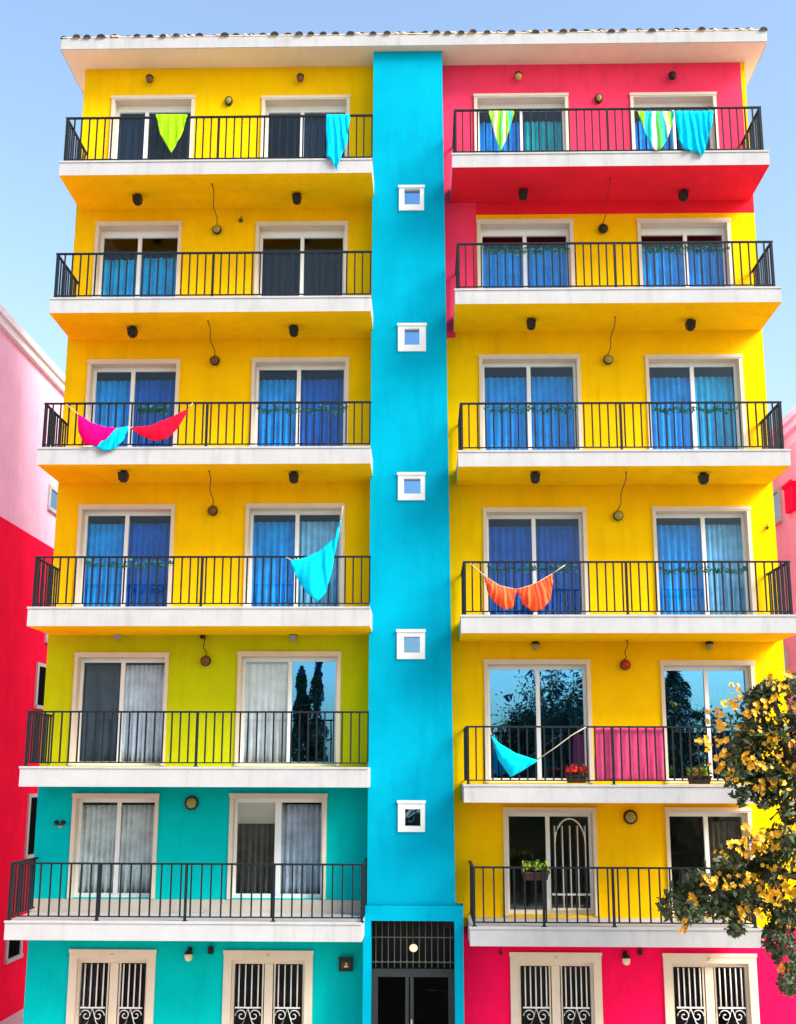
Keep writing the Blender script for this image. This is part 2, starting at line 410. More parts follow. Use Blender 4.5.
# underside slopes very slightly: fascia board drops below
mb.box(ex0-0.003, ex1+0.003, -EO-0.02, -EO+0.05, ef0, ef1+0.01, 1)
mb.box(ex0-0.02, ex0+0.05, -EO+0.051, BACK+0.5, ef0, ef1+0.01, 1); mb.box(ex1-0.05, ex1+0.02, -EO+0.051, BACK+0.5, ef0, ef1+0.01, 1)
roof = mb.build('roof', [SOFFIT, WHITE], BLD)
mb = MB()
nt_ = 57
for i in range(nt_):
    x = ex0 + 0.05 + (ex1-ex0-0.1)*i/(nt_-1) + random.uniform(-.035, .035); r = 0.075 + random.uniform(-.012, .012)
    L = 2.9; sl = 0.2
    y0 = -EO-0.03+random.uniform(-.03, .02); z0 = ef1+0.012+random.uniform(-.015, .012); n = 7
    b = len(mb.v)
    for (yy, zz) in ((y0, z0), (y0+L, z0+L*sl)):
        for k in range(n+1):
            a = math.pi*k/n; mb.v.append((x - r*math.cos(a), yy, zz + r*math.sin(a)*0.9))
    for k in range(n): mb.f.append((b+k, b+k+1, b+n+2+k, b+n+1+k)); mb.m.append(0)
    mb.f.append(tuple(b+k for k in range(n+1))[::-1]); mb.m.append(0)
mb.quad((ex0, -EO+0.0, ef1+0.013), (ex1, -EO+0.0, ef1+0.013), (ex1, -EO+2.9, ef1+0.60), (ex0, -EO+2.9, ef1+0.60), 0)
mb.quad((ex0, BACK+0.5, ef1+0.013), (ex0, -EO+2.9, ef1+0.60), (ex1, -EO+2.9, ef1+0.60), (ex1, BACK+0.5, ef1+0.013), 0)
mb.build('roof_tiles', TILE, roof)
mb = MB()
mb.box(ex0+0.01, ex1-0.01, -EO-0.028, -EO+0.1, ef1+0.011, ef1+0.03)
for i in range(45):
    x = random.uniform(ex0+0.1, ex1-0.1); mb.ball((x, -EO, ef1+0.035), random.uniform(.03, .08), .05, random.uniform(.015, .035), 7, 4)
mb.build('tile_mortar', MORTAR, roof)

# balconies
def baluster_row(mb, x0, x1, y0, y1, zb, zt, step, r=0.0125):
    L = math.hypot(x1-x0, y1-y0); n = max(2, round(L/step))
    for i in range(n+1):
        t = i/n; x, y = x0+(x1-x0)*t + random.uniform(-.006, .006), y0+(y1-y0)*t
        mb.box(x-r, x+r, y-r, y+r, zb, zt)
def balcony(V, k, side, under):
    v = V[k]; x0, x1, zt, zb = v['x0'], v['x1'], v['zt'], v['zb']
    mb = MB()
    mb.box(x0, x1, -D, -0.002, zb, zt, 0, bottom=1)
    mb.box(x0-0.012, x1+(0.012 if side == 'R' else 0), -D-0.014, -D+0.09, zt-0.028, zt+0.006, 0)
    names = {6: 'top', 5: 'second highest', 4: 'third highest', 3: 'fourth highest', 2: 'second lowest', 1: 'lowest'}
    b = mb.build('balcony', [WHITE, under], BLD)
    lab(b, '%s balcony of the %s wing, white edged with %s underside' % (names[k], 'left' if side == 'L' else 'right', 'red' if under is REDSOF else 'yellow' if under is YELLOW else 'white'))
    mb = MB(); zr = v['zr']; y = -D+0.07; r0 = x0+0.06; r1 = x1-(0.012 if side == 'L' else 0.09)
    if side == 'L' and k == 1: r0 = P(12, 863, y).x; r1 = P(363, 863, y).x
    zlo = zt+0.06
    mb.box(r0-0.02, r1+0.02, y-0.022, y+0.022, zr-0.03, zr)           # top rail
    mb.box(r0, r1, y-0.012, y+0.012, zlo, zlo+0.02)                   # bottom rail
    baluster_row(mb, r0, r1, y, y, zlo+0.021, zr-0.031, 0.142 if k > 1 else 0.165)
    npost = 2 if k > 1 else 4
    for i in range(npost+1):
        x = r0+0.012+(r1-r0-0.024)*i/npost; w = 0.02
        if i == npost and side == 'L' and k > 1: continue
        mb.box(x-w, x+w, y-0.026, y+0.0255, zt-0.01, zr-0.031)
        mb.box(x-0.04, x+0.04, y-0.04, y+0.04, zt+0.002, zt+0.016)
    ends = [r0] if side == 'L' and k > 1 else [r0, r1]
    for xe in ends:
        mb.box(xe-0.02, xe+0.02, y+0.0225, -0.01, zr-0.032, zr-0.002)
        mb.box(xe-0.012, xe+0.012, y+0.013, -0.01, zlo+.001, zlo+0.021)
        baluster_row(mb, xe, xe, y+0.12, -0.12, zlo+0.022, zr-0.033, 0.12)
    mb.build('railing', IRON, b)
mb = MB(); zs_ = LV[1]['zt']; mb.box(XL-.003, XT0-.01, -.024, -.003, zs_+.001, zs_+.21); mb.build('skirting', mat('beige_skirting', (.48, .44, .37), .8, .1, 3, .2, 30, dirt=.25), BLD)
for k in range(1, 7): balcony(LV, k, 'L', YELLOW if k >= 3 else WHITE)
for k in range(1, 7): balcony(RV, k, 'R', REDSOF if k == 6 else YELLOW if k >= 2 else WHITE)

# windows
def curtain(parent, x0, x1, z0, z1, y, c, folds, seed):
    rnd = random.Random(seed); mb = MB(); n = int(folds*8); m = 6
    ph = rnd.uniform(0, 6)
    for j in range(m+1):
        z = z1 + (z0-z1)*j/m
        for i in range(n+1):
            u = i/n
            a = 0.026 + 0.026*j/m
            yy = y + a*math.sin(2*math.pi*folds*u + ph + 0.7*math.sin(5*u+ph)) + 0.008*math.sin(23*u+j)
            mb.v.append((x0+(x1-x0)*u, yy, z))
    for j in range(m):
        for i in range(n):
            b = j*(n+1)+i; mb.f.append((b, b+1, b+n+2, b+n+1)); mb.m.append(0)
    o = mb.build('curtain', curtain_mat(c), parent, smooth=True)
    s = o.modifiers.new('thick', 'SOLIDIFY'); s.thickness = 0.003
    return o

def bars(mb, x0, x1, z0, z1, n, y, arch=True, r=0.009):
    for i in range(n):
        x = x0+(x1-x0)*(i+0.5)/n
        mb.tube([(x, y, z0), (x, y, z1-(0.09 if arch else 0))], r, 6)
    if arch:
        st = (x1-x0)/n
        for i in range(n-1):
            xa = x0+st*(i+.5)
            mb.tube([(xa+st/2-st/2*math.cos(math.pi*t/8), y, z1-0.09+0.07*math.sin(math.pi*t/8)) for t in range(9)], r*.9, 6)
def scroll(mb, cx, cz, R_, y, sgn=1, r=0.009):
    pts = []
    for t in range(26):
        a = t*0.33; q = R_*(1-t/30)
        pts.append((cx+sgn*q*math.cos(a), y, cz+q*math.sin(a)))
    mb.tube(pts, r, 5)

for wi, w in enumerate(W):
    side, k, _, mpx, gl, cl, cr, drop = w
    x0, x1, z0, z1 = wrect(w)
    ground = k == 0
    tw = 0.065 if not ground else 0.135; tt = 0.075 if not ground else 0.15
    rec = 0.27 if not ground else 0.16
    i0, i1, it = x0+tw, x1-tw, z1-tt
    mb = MB(); ya = -0.035
    mb.box(x0, i0, ya, rec, z0, z1); mb.box(i1, x1, ya, rec, z0, z1); mb.box(i0, i1, ya, rec, it, z1)
    mb.box(x0-0.012, x1+0.012, ya-0.012, ya-0.001, z1-0.05, z1+0.01)
    T = mb.build('balcony_door' if not ground else 'french_door', TRIM, BLD)
    ym = 0.20 if not ground else 0.08
    zm = P(mpx, (w[2][1]+40), ym)
    xm_ = zm.x
    f = 0.045; mb = MB(); fy0, fy1 = ym, ym+0.06
    zc = it - (0.10 if k in (5, 6) else 0.03)
    mb.box(i0, i1, fy0, fy1, zc-f, it-0.002); mb.box(i0, i1, fy0, fy1, z0, z0+0.07)
    mb.box(i0, i0+f, fy0, fy1, z0+0.07, zc-f); mb.box(i1-f, i1, fy0, fy1, z0+0.07, zc-f)
    hw = 0.036 if not (side == 'L' and k == 1 and mpx > 200) else 0.055
    if ground: hw = 0.07
    mb.box(xm_-hw, xm_+hw, fy0-0.012, fy1-0.012, z0+0.071, zc-f-0.001)
    if ground:
        for s_ in (-1, 1): mb.box(xm_+s_*(hw+.03)-.012, xm_+s_*(hw+.03)+.012, fy0, fy1-.02, z0+0.071, zc-f-.002)
        mb.ball(((x0+x1)/2, ya-0.02, z1-0.075), 0.03, 0.02, 0.022, 8, 5)
    mb.build('frame', ALU if not ground else TRIM, T)
    for pi, (a, b) in enumerate(((i0+f-.004, xm_-hw+.004), (xm_+hw-.004, i1-f+.004))):
        mb = MB(); mb.box(a, b, ym+0.03, ym+0.036, z0+0.066, zc-f+.004); mb.build('pane', gl[pi] if isinstance(gl, tuple) else gl, T)
    yc = ym+0.12
    if cl: curtain(T, i0-0.02, xm_-0.01, z0+0.05, zc-f-drop, yc, cl, 7 if cl not in (SLATE, NAVY) else 3, wi)
    if cr: curtain(T, xm_+0.01, i1+0.02, z0+0.05, zc-f-drop*0.9, yc+0.02, cr, 7.5 if cr is not SHEER else 9, wi+50)
    if side == 'L' and k == 1 and mpx > 200:       # beige sheet standing in for the reflection of a house opposite
        mb = MB(); zb_ = P(250, 823, yc).z; mb.box(i0+.05, xm_-0.06, yc-.075, yc-.071, zb_, zc); mb.tube([(i0+.05, yc-.073, zb_), (xm_-.06, yc-.073, zb_)], 0.010)
        lab(mb.build('reflected_house_sheet', mat('beige_reflection', (0.72, 0.60, 0.42), 0.9), T), 'beige sheet standing in for a reflected house')
    if side == 'R' and k == 1 and mpx < 600:       # inner iron gate with arch
        mb = MB(); a, b = xm_+0.05, i1-0.05; za = zc-0.08; yy = ym-0.06
        bars(mb, a, b, z0+0.05, za-0.12, 5, yy, False, 0.012)
        c = (a+b)/2; r_ = (b-a)/2*0.8
        mb.tube([(c-r_*math.cos(math.pi*t/14), yy, za-0.42+0.42*math.sin(math.pi*t/14)) for t in range(15)], 0.014, 6)
        mb.box(a, b, yy-.01, yy+.01, z0+0.32, z0+0.35); mb.box(a, b, yy-.01, yy+.01, z0+0.08, z0+0.11)
        mb.build('security_grille', WGRILLE, T)
    if ground:
        zh = P(mpx, 1007, ym-0.04).z; yy = ym-0.04
        mb = MB()
        for a, b in ((i0+f+.03, xm_-hw-.05), (xm_+hw+.05, i1-f-.03)):
            bars(mb, a, b, zh, zc-f-.01, 5 if side == 'R' else 4, yy, False, 0.0125)
            mb.box(a, b, yy-.012, yy+.012, zh-.024, zh); mb.box(a, b, yy-.012, yy+.012, zh-.62, zh-.6)
            c = (a+b)/2; q = (b-a)/4
            for s_ in (-1, 1):
                scroll(mb, c+s_*q, zh-.03-q, q*.95, yy, s_); scroll(mb, c+s_*q, zh-.42, q*.95, yy, -s_)
                mb.tube([(c, yy, zh-.02), (c+s_*q*.7, yy, zh-.25), (c+s_*q*1.8, yy, zh-.36)], 0.009, 5)
            bars(mb, a, b, z0+.1, zh-.62, 4, yy, False)
        mb.build('security_grille', WGRILLE, T)
        for a, b in ((i0+f, xm_-hw), (xm_+hw, i1-f)):
            mb = MB(); mb.box(a, b, ym+0.005, ym+0.028, z0+.07, z0+.6); mb.build('kick_panel', TRIM, T)

# ------------------------------------------------------------------ lamps
def copy_tree(o, parent=None):
    c = o.copy(); COL.objects.link(c)
    if parent: c.parent = parent
    for ch in list(o.children): copy_tree(ch, c)
    return c
proto = {}
def mk_spot(loc, facing='down'):
    t = thing('spotlight', '', 'lamp', loc); x, y, z = loc
    mb = MB(); mb.box(x-.05, x+.05, y-.05, y+.05, z-.03, z-.002); mb.tube([(x, y, z-.03), (x, y, z-.07)], .015); mb.build('bracket', BLACK, t)
    mb = MB(); n = 0
    mb.v += [(x-.07, y-.09, z-.19), (x+.07, y-.09, z-.19), (x+.07, y+.06, z-.17), (x-.07, y+.06, z-.17), (x-.085, y-.11, z-.045), (x+.085, y-.11, z-.045), (x+.085, y+.07, z-.045), (x-.085, y+.07, z-.045)]
    for f in [(0, 3, 2, 1), (4, 5, 6, 7), (0, 1, 5, 4), (1, 2, 6, 5), (2, 3, 7, 6), (3, 0, 4, 7)]: mb.f.append(f); mb.m.append(0)
    mb.lathe((x, y-.01, z-.185), (0, 0, -1), [(0, .06), (.02, .055), (.02, .001)], 10); mb.build('housing', BLACK, t)
    return t
def mk_bulk(loc, glassm, sc=1.0):
    t = thing('bulkhead_lamp', '', 'lamp', loc); x, y, z = loc
    mb = MB(); mb.lathe((x, y, z), (0, -1, 0), [(0, .001), (0, .09*sc), (.03, .10*sc), (.06, .095*sc), (.07, .075*sc)], 16); mb.build('rim', BLACK, t)
    mb = MB(); mb.ball((x, y-.05, z), .078*sc, .06, .078*sc, 14, 8); mb.build('lens', glassm, t)
    return t
def mk_lantern(loc, glassm):
    t = thing('wall_lantern', '', 'lamp', loc); x, y, z = loc
    mb = MB(); mb.box(x-.04, x+.04, y-.02, y-.001, z-.02, z+.1); mb.tube([(x, y-.02, z+.06), (x, y-.1, z+.09), (x, y-.12, z+.05)], .012)
    mb.lathe((x, y-.12, z+.06), (0, 0, -1), [(0, .02), (.02, .06), (.05, .08), (.06, .07)], 12); mb.build('bracket', BLACK, t)
    mb = MB(); mb.lathe((x, y-.12, z+.015), (0, 0, -1), [(0, .062), (.06, .07), (.11, .055), (.13, .02), (.131, .001)], 12); mb.build('shade', glassm, t)
    return t
def mk_wall_pot(loc, m, cord_top, cm=CORD):
    t = thing('wall_lamp', '', 'lamp', loc); x, y, z = loc
    mb = MB(); mb.lathe((x, y, z), (0, -1, 0), [(0, .05), (.03, .055), (.035, .09), (.09, .095), (.11, .08)], 14); mb.build('housing', BLACK, t)
    mb = MB(); mb.ball((x, y-.10, z), .082, .05, .082, 14, 8); mb.build('lens', m, t)
    if cord_top is not None:
        c = Vector(cord_top); e = Vector((x, y-.02, z+.09)); pts = []
        for i in range(9):
            q = c.lerp(e, i/8); q.z -= 0.05*math.sin(math.pi*i/8); q.x += 0.02*math.sin(i*1.3); pts.append(q)
        mb = MB(); mb.tube(pts, .009, 5); mb.ball(c, .022, .022, .014, 8, 4); mb.build('cord', cm, t)
    return t
def lset(o, t, g): o['label'] = t; o['group'] = g

LN = {6: 'top left balcony', 5: 'second highest left balcony', 4: 'third highest left balcony', 3: 'fourth highest left balcony'}
SP_L = {6: ((138, 198), (297, 197)), 5: ((133, 330), (294, 329)), 4: ((124, 474), (294, 475))}
SP_R = {6: ((523, 193), (683, 194)), 5: ((531, 322), (690, 323)), 4: ((535, 475), (703, 476))}
first = None
for V, tab, sd in ((LV, SP_L, 'left'), (RV, SP_R, 'right')):
    for k, prs in tab.items():
        for j, (px, py) in enumerate(prs):
            p = PZ(px, py-3, V[k]['zb'])
            p.y = max(-D+.2, min(-0.14, p.y))
            if first is None: o = first = mk_spot(tuple(p))
            else: o = copy_tree(first); o.location = p
            nm = {6: 'top', 5: 'second highest', 4: 'third highest'}[k]
            near = (j == 1) if sd == 'left' else (j == 0)
            lset(o, 'small black spotlight under the %s %s balcony, on the side %s the tower' % (nm, sd, 'nearer' if near else 'away from'), 'spotlights under the balconies')
# lamps on the walls of the top floor
for px, py, m, lb in ((151, 81, BRONZE, 'dark lantern above the top left window farther from the tower'), (301, 80, BRONZE, 'dark lantern above the top left window nearer the tower'),
                      (518, 78, AMBER, 'amber lantern on the pink wall nearer the tower'), (671, 78, BLACK, 'black lantern on the pink wall near its right end')):  # amber is the shade's own colour, no emission
    p = P(px, py, 0); p.y = -0.001; o = mk_lantern((p.x, p.y, p.z), m); lset(o, lb, 'lanterns under the eave')
for px, py, m, lb in ((229, 102, OLIVEG, 'dark oval bulkhead lamp between the top left windows'), (598.5, 99.5, OLIVEG, 'olive bulkhead lamp on the pink wall between two windows')):
    p = P(px, py, 0); o = mk_bulk((p.x, -0.001, p.z), m, 0.8); lset(o, lb, 'bulkhead lamps')
    for ch in o.children: ch.scale.z = 1.3
for px, py, m, cpx, k, V, lb, cm in ((217, 230, OLIVEG, (212, 184), 6, LV, 'dark round lamp with cord under the top left balcony', CORD),
     (215, 361, BRONZE, (208, 321), 5, LV, 'bronze round lamp with cord under the second highest left balcony', CORD),
     (213, 511, BRONZE, (209, 471), 4, LV, 'bronze round lamp with cord under the third highest left balcony', CORD),
     (206, 661, BRONZE, (203, 640), 3, LV, 'bronze round lamp with cord on the lime green wall', CORD),
     (603, 229, BLACK, (610, 178), 6, RV, 'small black lamp with red cord under the red balcony', REDCORD),
     (608, 360, OLIVEG, (615, 317), 5, RV, 'olive round lamp with cord under the second highest right balcony', CORD),
     (618, 516, OLIVEG, (626, 472), 4, RV, 'olive round lamp with cord under the third highest right balcony', CORD),
     (625, 665, REDMETAL, (627, 640), 3, RV, 'small red lamp with cord above the pink screen', CORD)):
    p = P(px, py, -0.05); c = PZ(cpx[0], cpx[1], V[k]['zb']-.004)
    c.y = max(-D+.1, min(-.1, c.y)); c.x = P(*cpx, c.y).x
    o = mk_wall_pot((p.x, -0.001, p.z), m, c, cm); lset(o, lb, 'round lamps with cords')
for px, py, m, lb in ((119, 634, GREYN, 'round grey lamp on the lime green wall above its left window'), (294, 636, GREYN, 'round grey lamp on the lime green wall above its right window'),
     (535, 645, OLIVEG, 'olive lamp under the fourth highest right balcony, nearer the tower'), (708, 645, OLIVEG, 'olive lamp under the fourth highest right balcony, near the flowering tree')):
    p = P(px, py, 0); o = mk_lantern((p.x, -.001, p.z), m if not isinstance(m, tuple) else mat('grey_glass', (.3, .32, .36), .25)); lset(o, lb, 'lamps on the walls of the lower floors')
for px, py, m, lb in ((192, 803, OLIVEG, 'large round porthole lamp on the teal wall between two windows'), (630, 817, OLIVEG, 'large round porthole lamp on the yellow wall under the pink screen')):
    p = P(px, py, 0); o = mk_bulk((p.x, -0.001, p.z), m, 1.25); lset(o, lb, 'porthole lamps')
for px, py, lb in ((190, 953, 'lantern with cream shade on the teal ground floor wall'), (625, 957, 'lantern with cream shade on the red ground floor wall')):
    p = P(px, py, 0); o = mk_lantern((p.x, -0.001, p.z), CREAMG); lset(o, lb, 'ground floor lanterns')
def small_box(name, px, py, w, h, m, lb, cat):
    p = P(px, py, 0); t = MB(); x, z = p.x, p.z
    t.box(x-w, x+w, -.05, -.002, z-h, z+h); t.box(x-w*.6, x+w*.6, -.08, -.0505, z-h*.6, z+h*.3); t.tube([(x, -.03, z+h), (x, -.02, z+h+.06)], .008)
    tag(t.build(name, m, None, (x, 0, z)), lb, cat)
small_box('sensor', 211, 950, .045, .06, BLACK, 'small black sensor beside the lantern on the teal wall', 'sensor')
small_box('sensor', 640, 952, .035, .045, BLACK, 'small black sensor beside the lantern on the red wall', 'sensor')
small_box('wall_bracket', 203, 636, .045, .05, BLACK, 'small black bracket holding the cord on the lime green wall', 'bracket')
small_box('wall_vent', 241, 221, .035, .03, CORD, 'tiny brown fitting on the yellow wall beside the top dark window', 'fitting')
small_box('cable_outlet', 500.5, 953, .02, .02, BLACK, 'tiny black outlet on the red wall near the tower', 'outlet')
small_box('cable_outlet', 767, 528, .02, .02, CORD, 'tiny dark outlet at the right end of the yellow wall', 'outlet')
# twin tap on teal wall
p = P(61, 823, 0); t = thing('twin_spotlight', 'tiny twin headed spotlight on the teal wall near its left corner', 'lamp', (p.x, 0, p.z))
mb = MB(); mb.box(p.x-.03, p.x+.03, -.03, -.002, p.z-.08, p.z-.02); mb.build('base', mat('grey_plastic', (.35, .42, .45), .5), t)
for s_ in (-1, 1):
    mb = MB(); mb.ball((p.x+s_*.06, -.07, p.z+.01), .045, .045, .045, 8, 6); mb.tube([(p.x, -.03, p.z-.04), (p.x+s_*.06, -.06, p.z)], .012); mb.build('lamp_head', BLACK, t)
# number plaque
p = P(346, 964, 0); t = thing('intercom_box', 'square black intercom box on the teal wall beside the entrance', 'intercom', (p.x, 0, p.z))
mb = MB(); x, z = p.x, p.z; mb.box(x-.12, x+.12, -.06, -.002, z-.11, z+.11); mb.box(x-.13, x+.13, -.09, -.0605, z+.085, z+.12); mb.build('housing', BLACK, t)
mb = MB(); mb.box(x-.075, x+.075, -.068, -.0605, z-.06, z+.05)
mb.build('face_plate', mat('dark_plate', (.05, .045, .03), .5), t)
mb = MB(); mb.box(x-.03, x+.04, -.075, -.0685, z-.045, z-.02); mb.box(x-.005, x+.02, -.075, -.0685, z-.02, z+.03); mb.build('push_button', mat('brass', (.75, .55, .25), .35), t)
# entrance globe
p = P(413.5, 948, -0.25); t = thing('globe_lamp', 'cream globe lamp lit in the dark entrance recess', 'lamp', (p.x, p.y, dz))
mb = MB(); mb.tube([(p.x, p.y, dz-.0), (p.x, p.y, p.z+.06)], .008); mb.build('stem', BLACK, t)
gm = mat('lit_globe', (.85, .7, .45), .4); gb = gm.node_tree.nodes['Principled BSDF']; gb.inputs['Emission Color'].default_value = (1, .72, .42, 1); gb.inputs['Emission Strength'].default_value = 0.3
mb = MB(); mb.ball(p, .072, .072, .065, 16, 10); mb.build('globe', gm, t)

# ------------------------------------------------------------------ cloths and hammocks
def resample(pts, n):
    pts = [Vector(p) for p in pts]; L = [0]
    for a, b in zip(pts, pts[1:]): L.append(L[-1]+(b-a).length)
    out = []
    for i in range(n+1):
        d = L[-1]*i/n; j = 0
        while j < len(L)-2 and L[j+1] < d: j += 1
        s_ = (d-L[j])/max(1e-9, L[j+1]-L[j]); out.append(pts[j].lerp(pts[j+1], s_))
    return out
def cloth(top, bot, Y, m, folds=5, amp=0.03, bulge=0.0, n=48, rows=14, seed=0, parent=None, name='cloth', loc=None):
    A = resample([P(a, b, Y) for a, b in top], n); B = resample([P(a, b, Y) for a, b in bot], n)
    mb = MB(); mb.uv = []; rnd = random.Random(seed); ph = rnd.uniform(0, 6)
    for j in range(rows+1):
        v = j/rows
        for i in range(n+1):
            u = i/n; q = A[i].lerp(B[i], v)
            w_ = v*(1-0.25*v)
            q.y += -bulge*math.sin(math.pi*v)*math.sin(math.pi*u) + amp*(0.25+w_)*(math.sin(2*math.pi*folds*u+ph+1.2*v) + 0.4*math.sin(2*math.pi*folds*2.3*u+ph*2))
            q.x += 0.006*math.sin(9*v+ph+7*u)
            mb.v.append(tuple(q)); mb.uv.append((u, v))
    for j in range(rows):
        for i in range(n):
            b = j*(n+1)+i; mb.f.append((b, b+1, b+n+2, b+n+1)); mb.m.append(0)
    o = mb.build(name, m, parent, loc, smooth=True)
    s = o.modifiers.new('thick', 'SOLIDIFY'); s.thickness = 0.006
    return o
def stripes(name, cols):
    m = bpy.data.materials.new(name); m.use_nodes = True; nt = m.node_tree; b = nt.nodes['Principled BSDF']; b.inputs['Roughness'].default_value = .9
    uv = nt.nodes.new('ShaderNodeUVMap'); sx = nt.nodes.new('ShaderNodeSeparateXYZ'); r = nt.nodes.new('ShaderNodeValToRGB'); r.color_ramp.interpolation = 'CONSTANT'
    nt.links.new(uv.outputs[0], sx.inputs[0]); nt.links.new(sx.outputs[0], r.inputs[0]); nt.links.new(r.outputs[0], b.inputs['Base Color'])
    el = r.color_ramp.elements
    for i, c in enumerate(cols):
        e = el[i] if i < 2 else el.new(i/len(cols))
        e.position = i/len(cols); e.color = (*c, 1)
    return m
LG = (0.30, 0.72, 0.01); TQ = (0.0, 0.52, 0.78); 
M_LIME = cloth_mat('lime_cloth', LG); M_TURQ = cloth_mat('turquoise_cloth', (0.0, 0.55, 0.80)); M_MAG = cloth_mat('magenta_cloth', (0.88, 0.0, 0.16)); M_REDC = cloth_mat('red_cloth', (0.85, 0.005, 0.03))
M_PINKF = cloth_mat('pink_screen', (0.95, 0.09, 0.24))
ROPE = mat('rope', (0.55, 0.45, 0.32), .9)
CY_ = -D-0.045
def ctag(o, lb, cat='cloth', g='cloths hung on the railings'): return tag(o, lb, cat, g)
def cl(top, bot, m, lb, cat='cloth', Y=CY_, **kw):
    a = P(*top[0], Y); return ctag(cloth(top, bot, Y, m, loc=a, name=kw.pop('name', 'hanging_cloth'), **kw), lb, cat)
cl([(156, 114.5), (187, 114.5)], [(156, 116), (160, 134), (171.5, 153), (181, 136), (187, 116)], M_LIME, 'plain lime green pointed cloth on the top left railing', folds=4, amp=.012)
cl([(326, 114.5), (350, 114.5)], [(326.5, 157), (331, 159), (337, 170), (341, 156), (347, 142), (350, 117)], M_TURQ, 'turquoise cloth with a ragged tip on the top left railing beside the tower', folds=4, amp=.02, seed=3)
cl([(489, 111), (514, 111)], [(489, 113), (494, 134), (500.5, 152), (507, 138), (514, 113)], stripes('green_pink_stripes', [LG, (.2, .62, .05), (.85, .5, .4), LG, (.1, .55, .08), (.8, .6, .4), LG, (0, .5, .6), LG]), 'pointed cloth striped green and pink on the top right railing nearest the tower', folds=4, amp=.012, seed=5)
cl([(637, 111.5), (674, 111.5)], [(639, 114), (645, 134), (655, 150), (661, 150), (668, 138), (674, 114)], stripes('teal_lime_stripes', [LG, LG, TQ, (0, .5, .42), (.8, .75, .6), (.1, .6, .1), (0, .5, .42), (.85, .7, .55), LG, (0, .45, .4)]), 'wide cloth striped lime teal and white on the top right railing', folds=5, amp=.018, seed=6)
cl([(675, 111), (713.5, 111)], [(679, 140), (685, 150), (697, 152), (702, 156.5), (706, 146), (712, 125)], M_TURQ, 'plain turquoise cloth on the top right railing', folds=6, amp=.028, seed=8)

def hammock(parts, ropes, lb, Y=CY_, cat='hammock'):
    a = P(*parts[0][0][0], Y); t = thing('hammock', lb, cat, a, 'hammocks tied to the railings')
    for i, (top, bot, m, kw) in enumerate(parts): cloth(top, bot, Y - .012*i, m, parent=t, name='hammock_cloth', **kw)
    mb = MB()
    for r_ in ropes:
        mb = MB(); mb.tube([P(px, py, Y+.0) for px, py in r_], .009, 5); mb.build('rope', ROPE, t)
    return t
hammock([([(78, 414), (90, 422), (104, 427), (118, 428)], [(78, 417), (79, 432), (84, 444), (96, 446), (106, 441), (118, 430)], M_MAG, dict(folds=3, amp=.012, bulge=.06, seed=1)),
         ([(112, 430), (128, 426)], [(96, 447), (104, 451), (115, 449), (123, 440), (128, 428)], M_TURQ, dict(folds=3, amp=.012, bulge=.05, seed=2)),
         ([(132, 427.5), (150, 426), (172, 417), (188, 408.5)], [(132, 429), (142, 436), (155, 441), (166, 439), (178, 428), (188, 411)], M_REDC, dict(folds=3, amp=.01, bulge=.06, seed=4))],
        [[(66, 404), (78, 414)], [(188, 408.5), (193, 403)], [(118, 428), (132, 427.5)]], 'magenta turquoise and red hammock slung across the third highest left balcony')
ORS = stripes('orange_stripes', [(.85, .06, .01), (.9, .12, .015), (.75, .03, .01), (.9, .10, .01), (.8, .045, .01), (.92, .15, .03)]*3)
hammock([([(484.5, 576), (494, 583), (506, 588), (516.5, 589)], [(485, 580), (489, 595), (496, 604), (506, 610), (513, 607), (516, 592)], ORS, dict(folds=6, amp=.014, bulge=.07, seed=1)),
         ([(517.5, 589), (530, 586), (543, 580), (552, 574)], [(518, 593), (523, 604), (532, 611), (542, 610), (550, 600), (552.5, 582)], ORS, dict(folds=6, amp=.014, bulge=.07, seed=2))],
        [[(470, 563), (484, 575.5)], [(552, 574), (565, 565)], [(484.5, 576), (500, 586), (517, 589.5), (535, 584), (552, 574)]], 'orange striped hammock in two pockets on a right balcony')
hammock([([(491.5, 735), (500, 744), (515, 753), (537, 760)], [(492, 738), (498, 759), (511, 777), (522, 771), (537, 761)], M_TURQ, dict(folds=3, amp=.012, bulge=.06, seed=6))],
        [[(489, 728), (491.5, 735)], [(537, 760), (556, 747), (572, 735), (586, 727)]], 'turquoise hammock on a long rope next to the pink screen')
hammock([([(291, 560), (302, 559), (318, 552), (334, 538), (341, 520)], [(291, 562), (297, 578), (306, 592), (317, 602), (326, 592), (332, 570), (341, 523)], M_TURQ, dict(folds=4, amp=.02, bulge=.06, seed=9))],
        [[(341, 520), (343, 506)], [(291, 560), (286, 557)]], 'turquoise cloth hammock slung high before the fourth highest left balcony, beside the tower', Y=-D+0.02)
# pink privacy screen
o = cloth([(594.5, 728), (663.5, 728)], [(594.5, 781), (663.5, 781)], -D+0.13, M_PINKF, folds=9, amp=.008, loc=P(594, 781, -D+.13), name='privacy_screen')
tag(o, 'pink fabric screen tied behind the railing of a right balcony', 'screen')

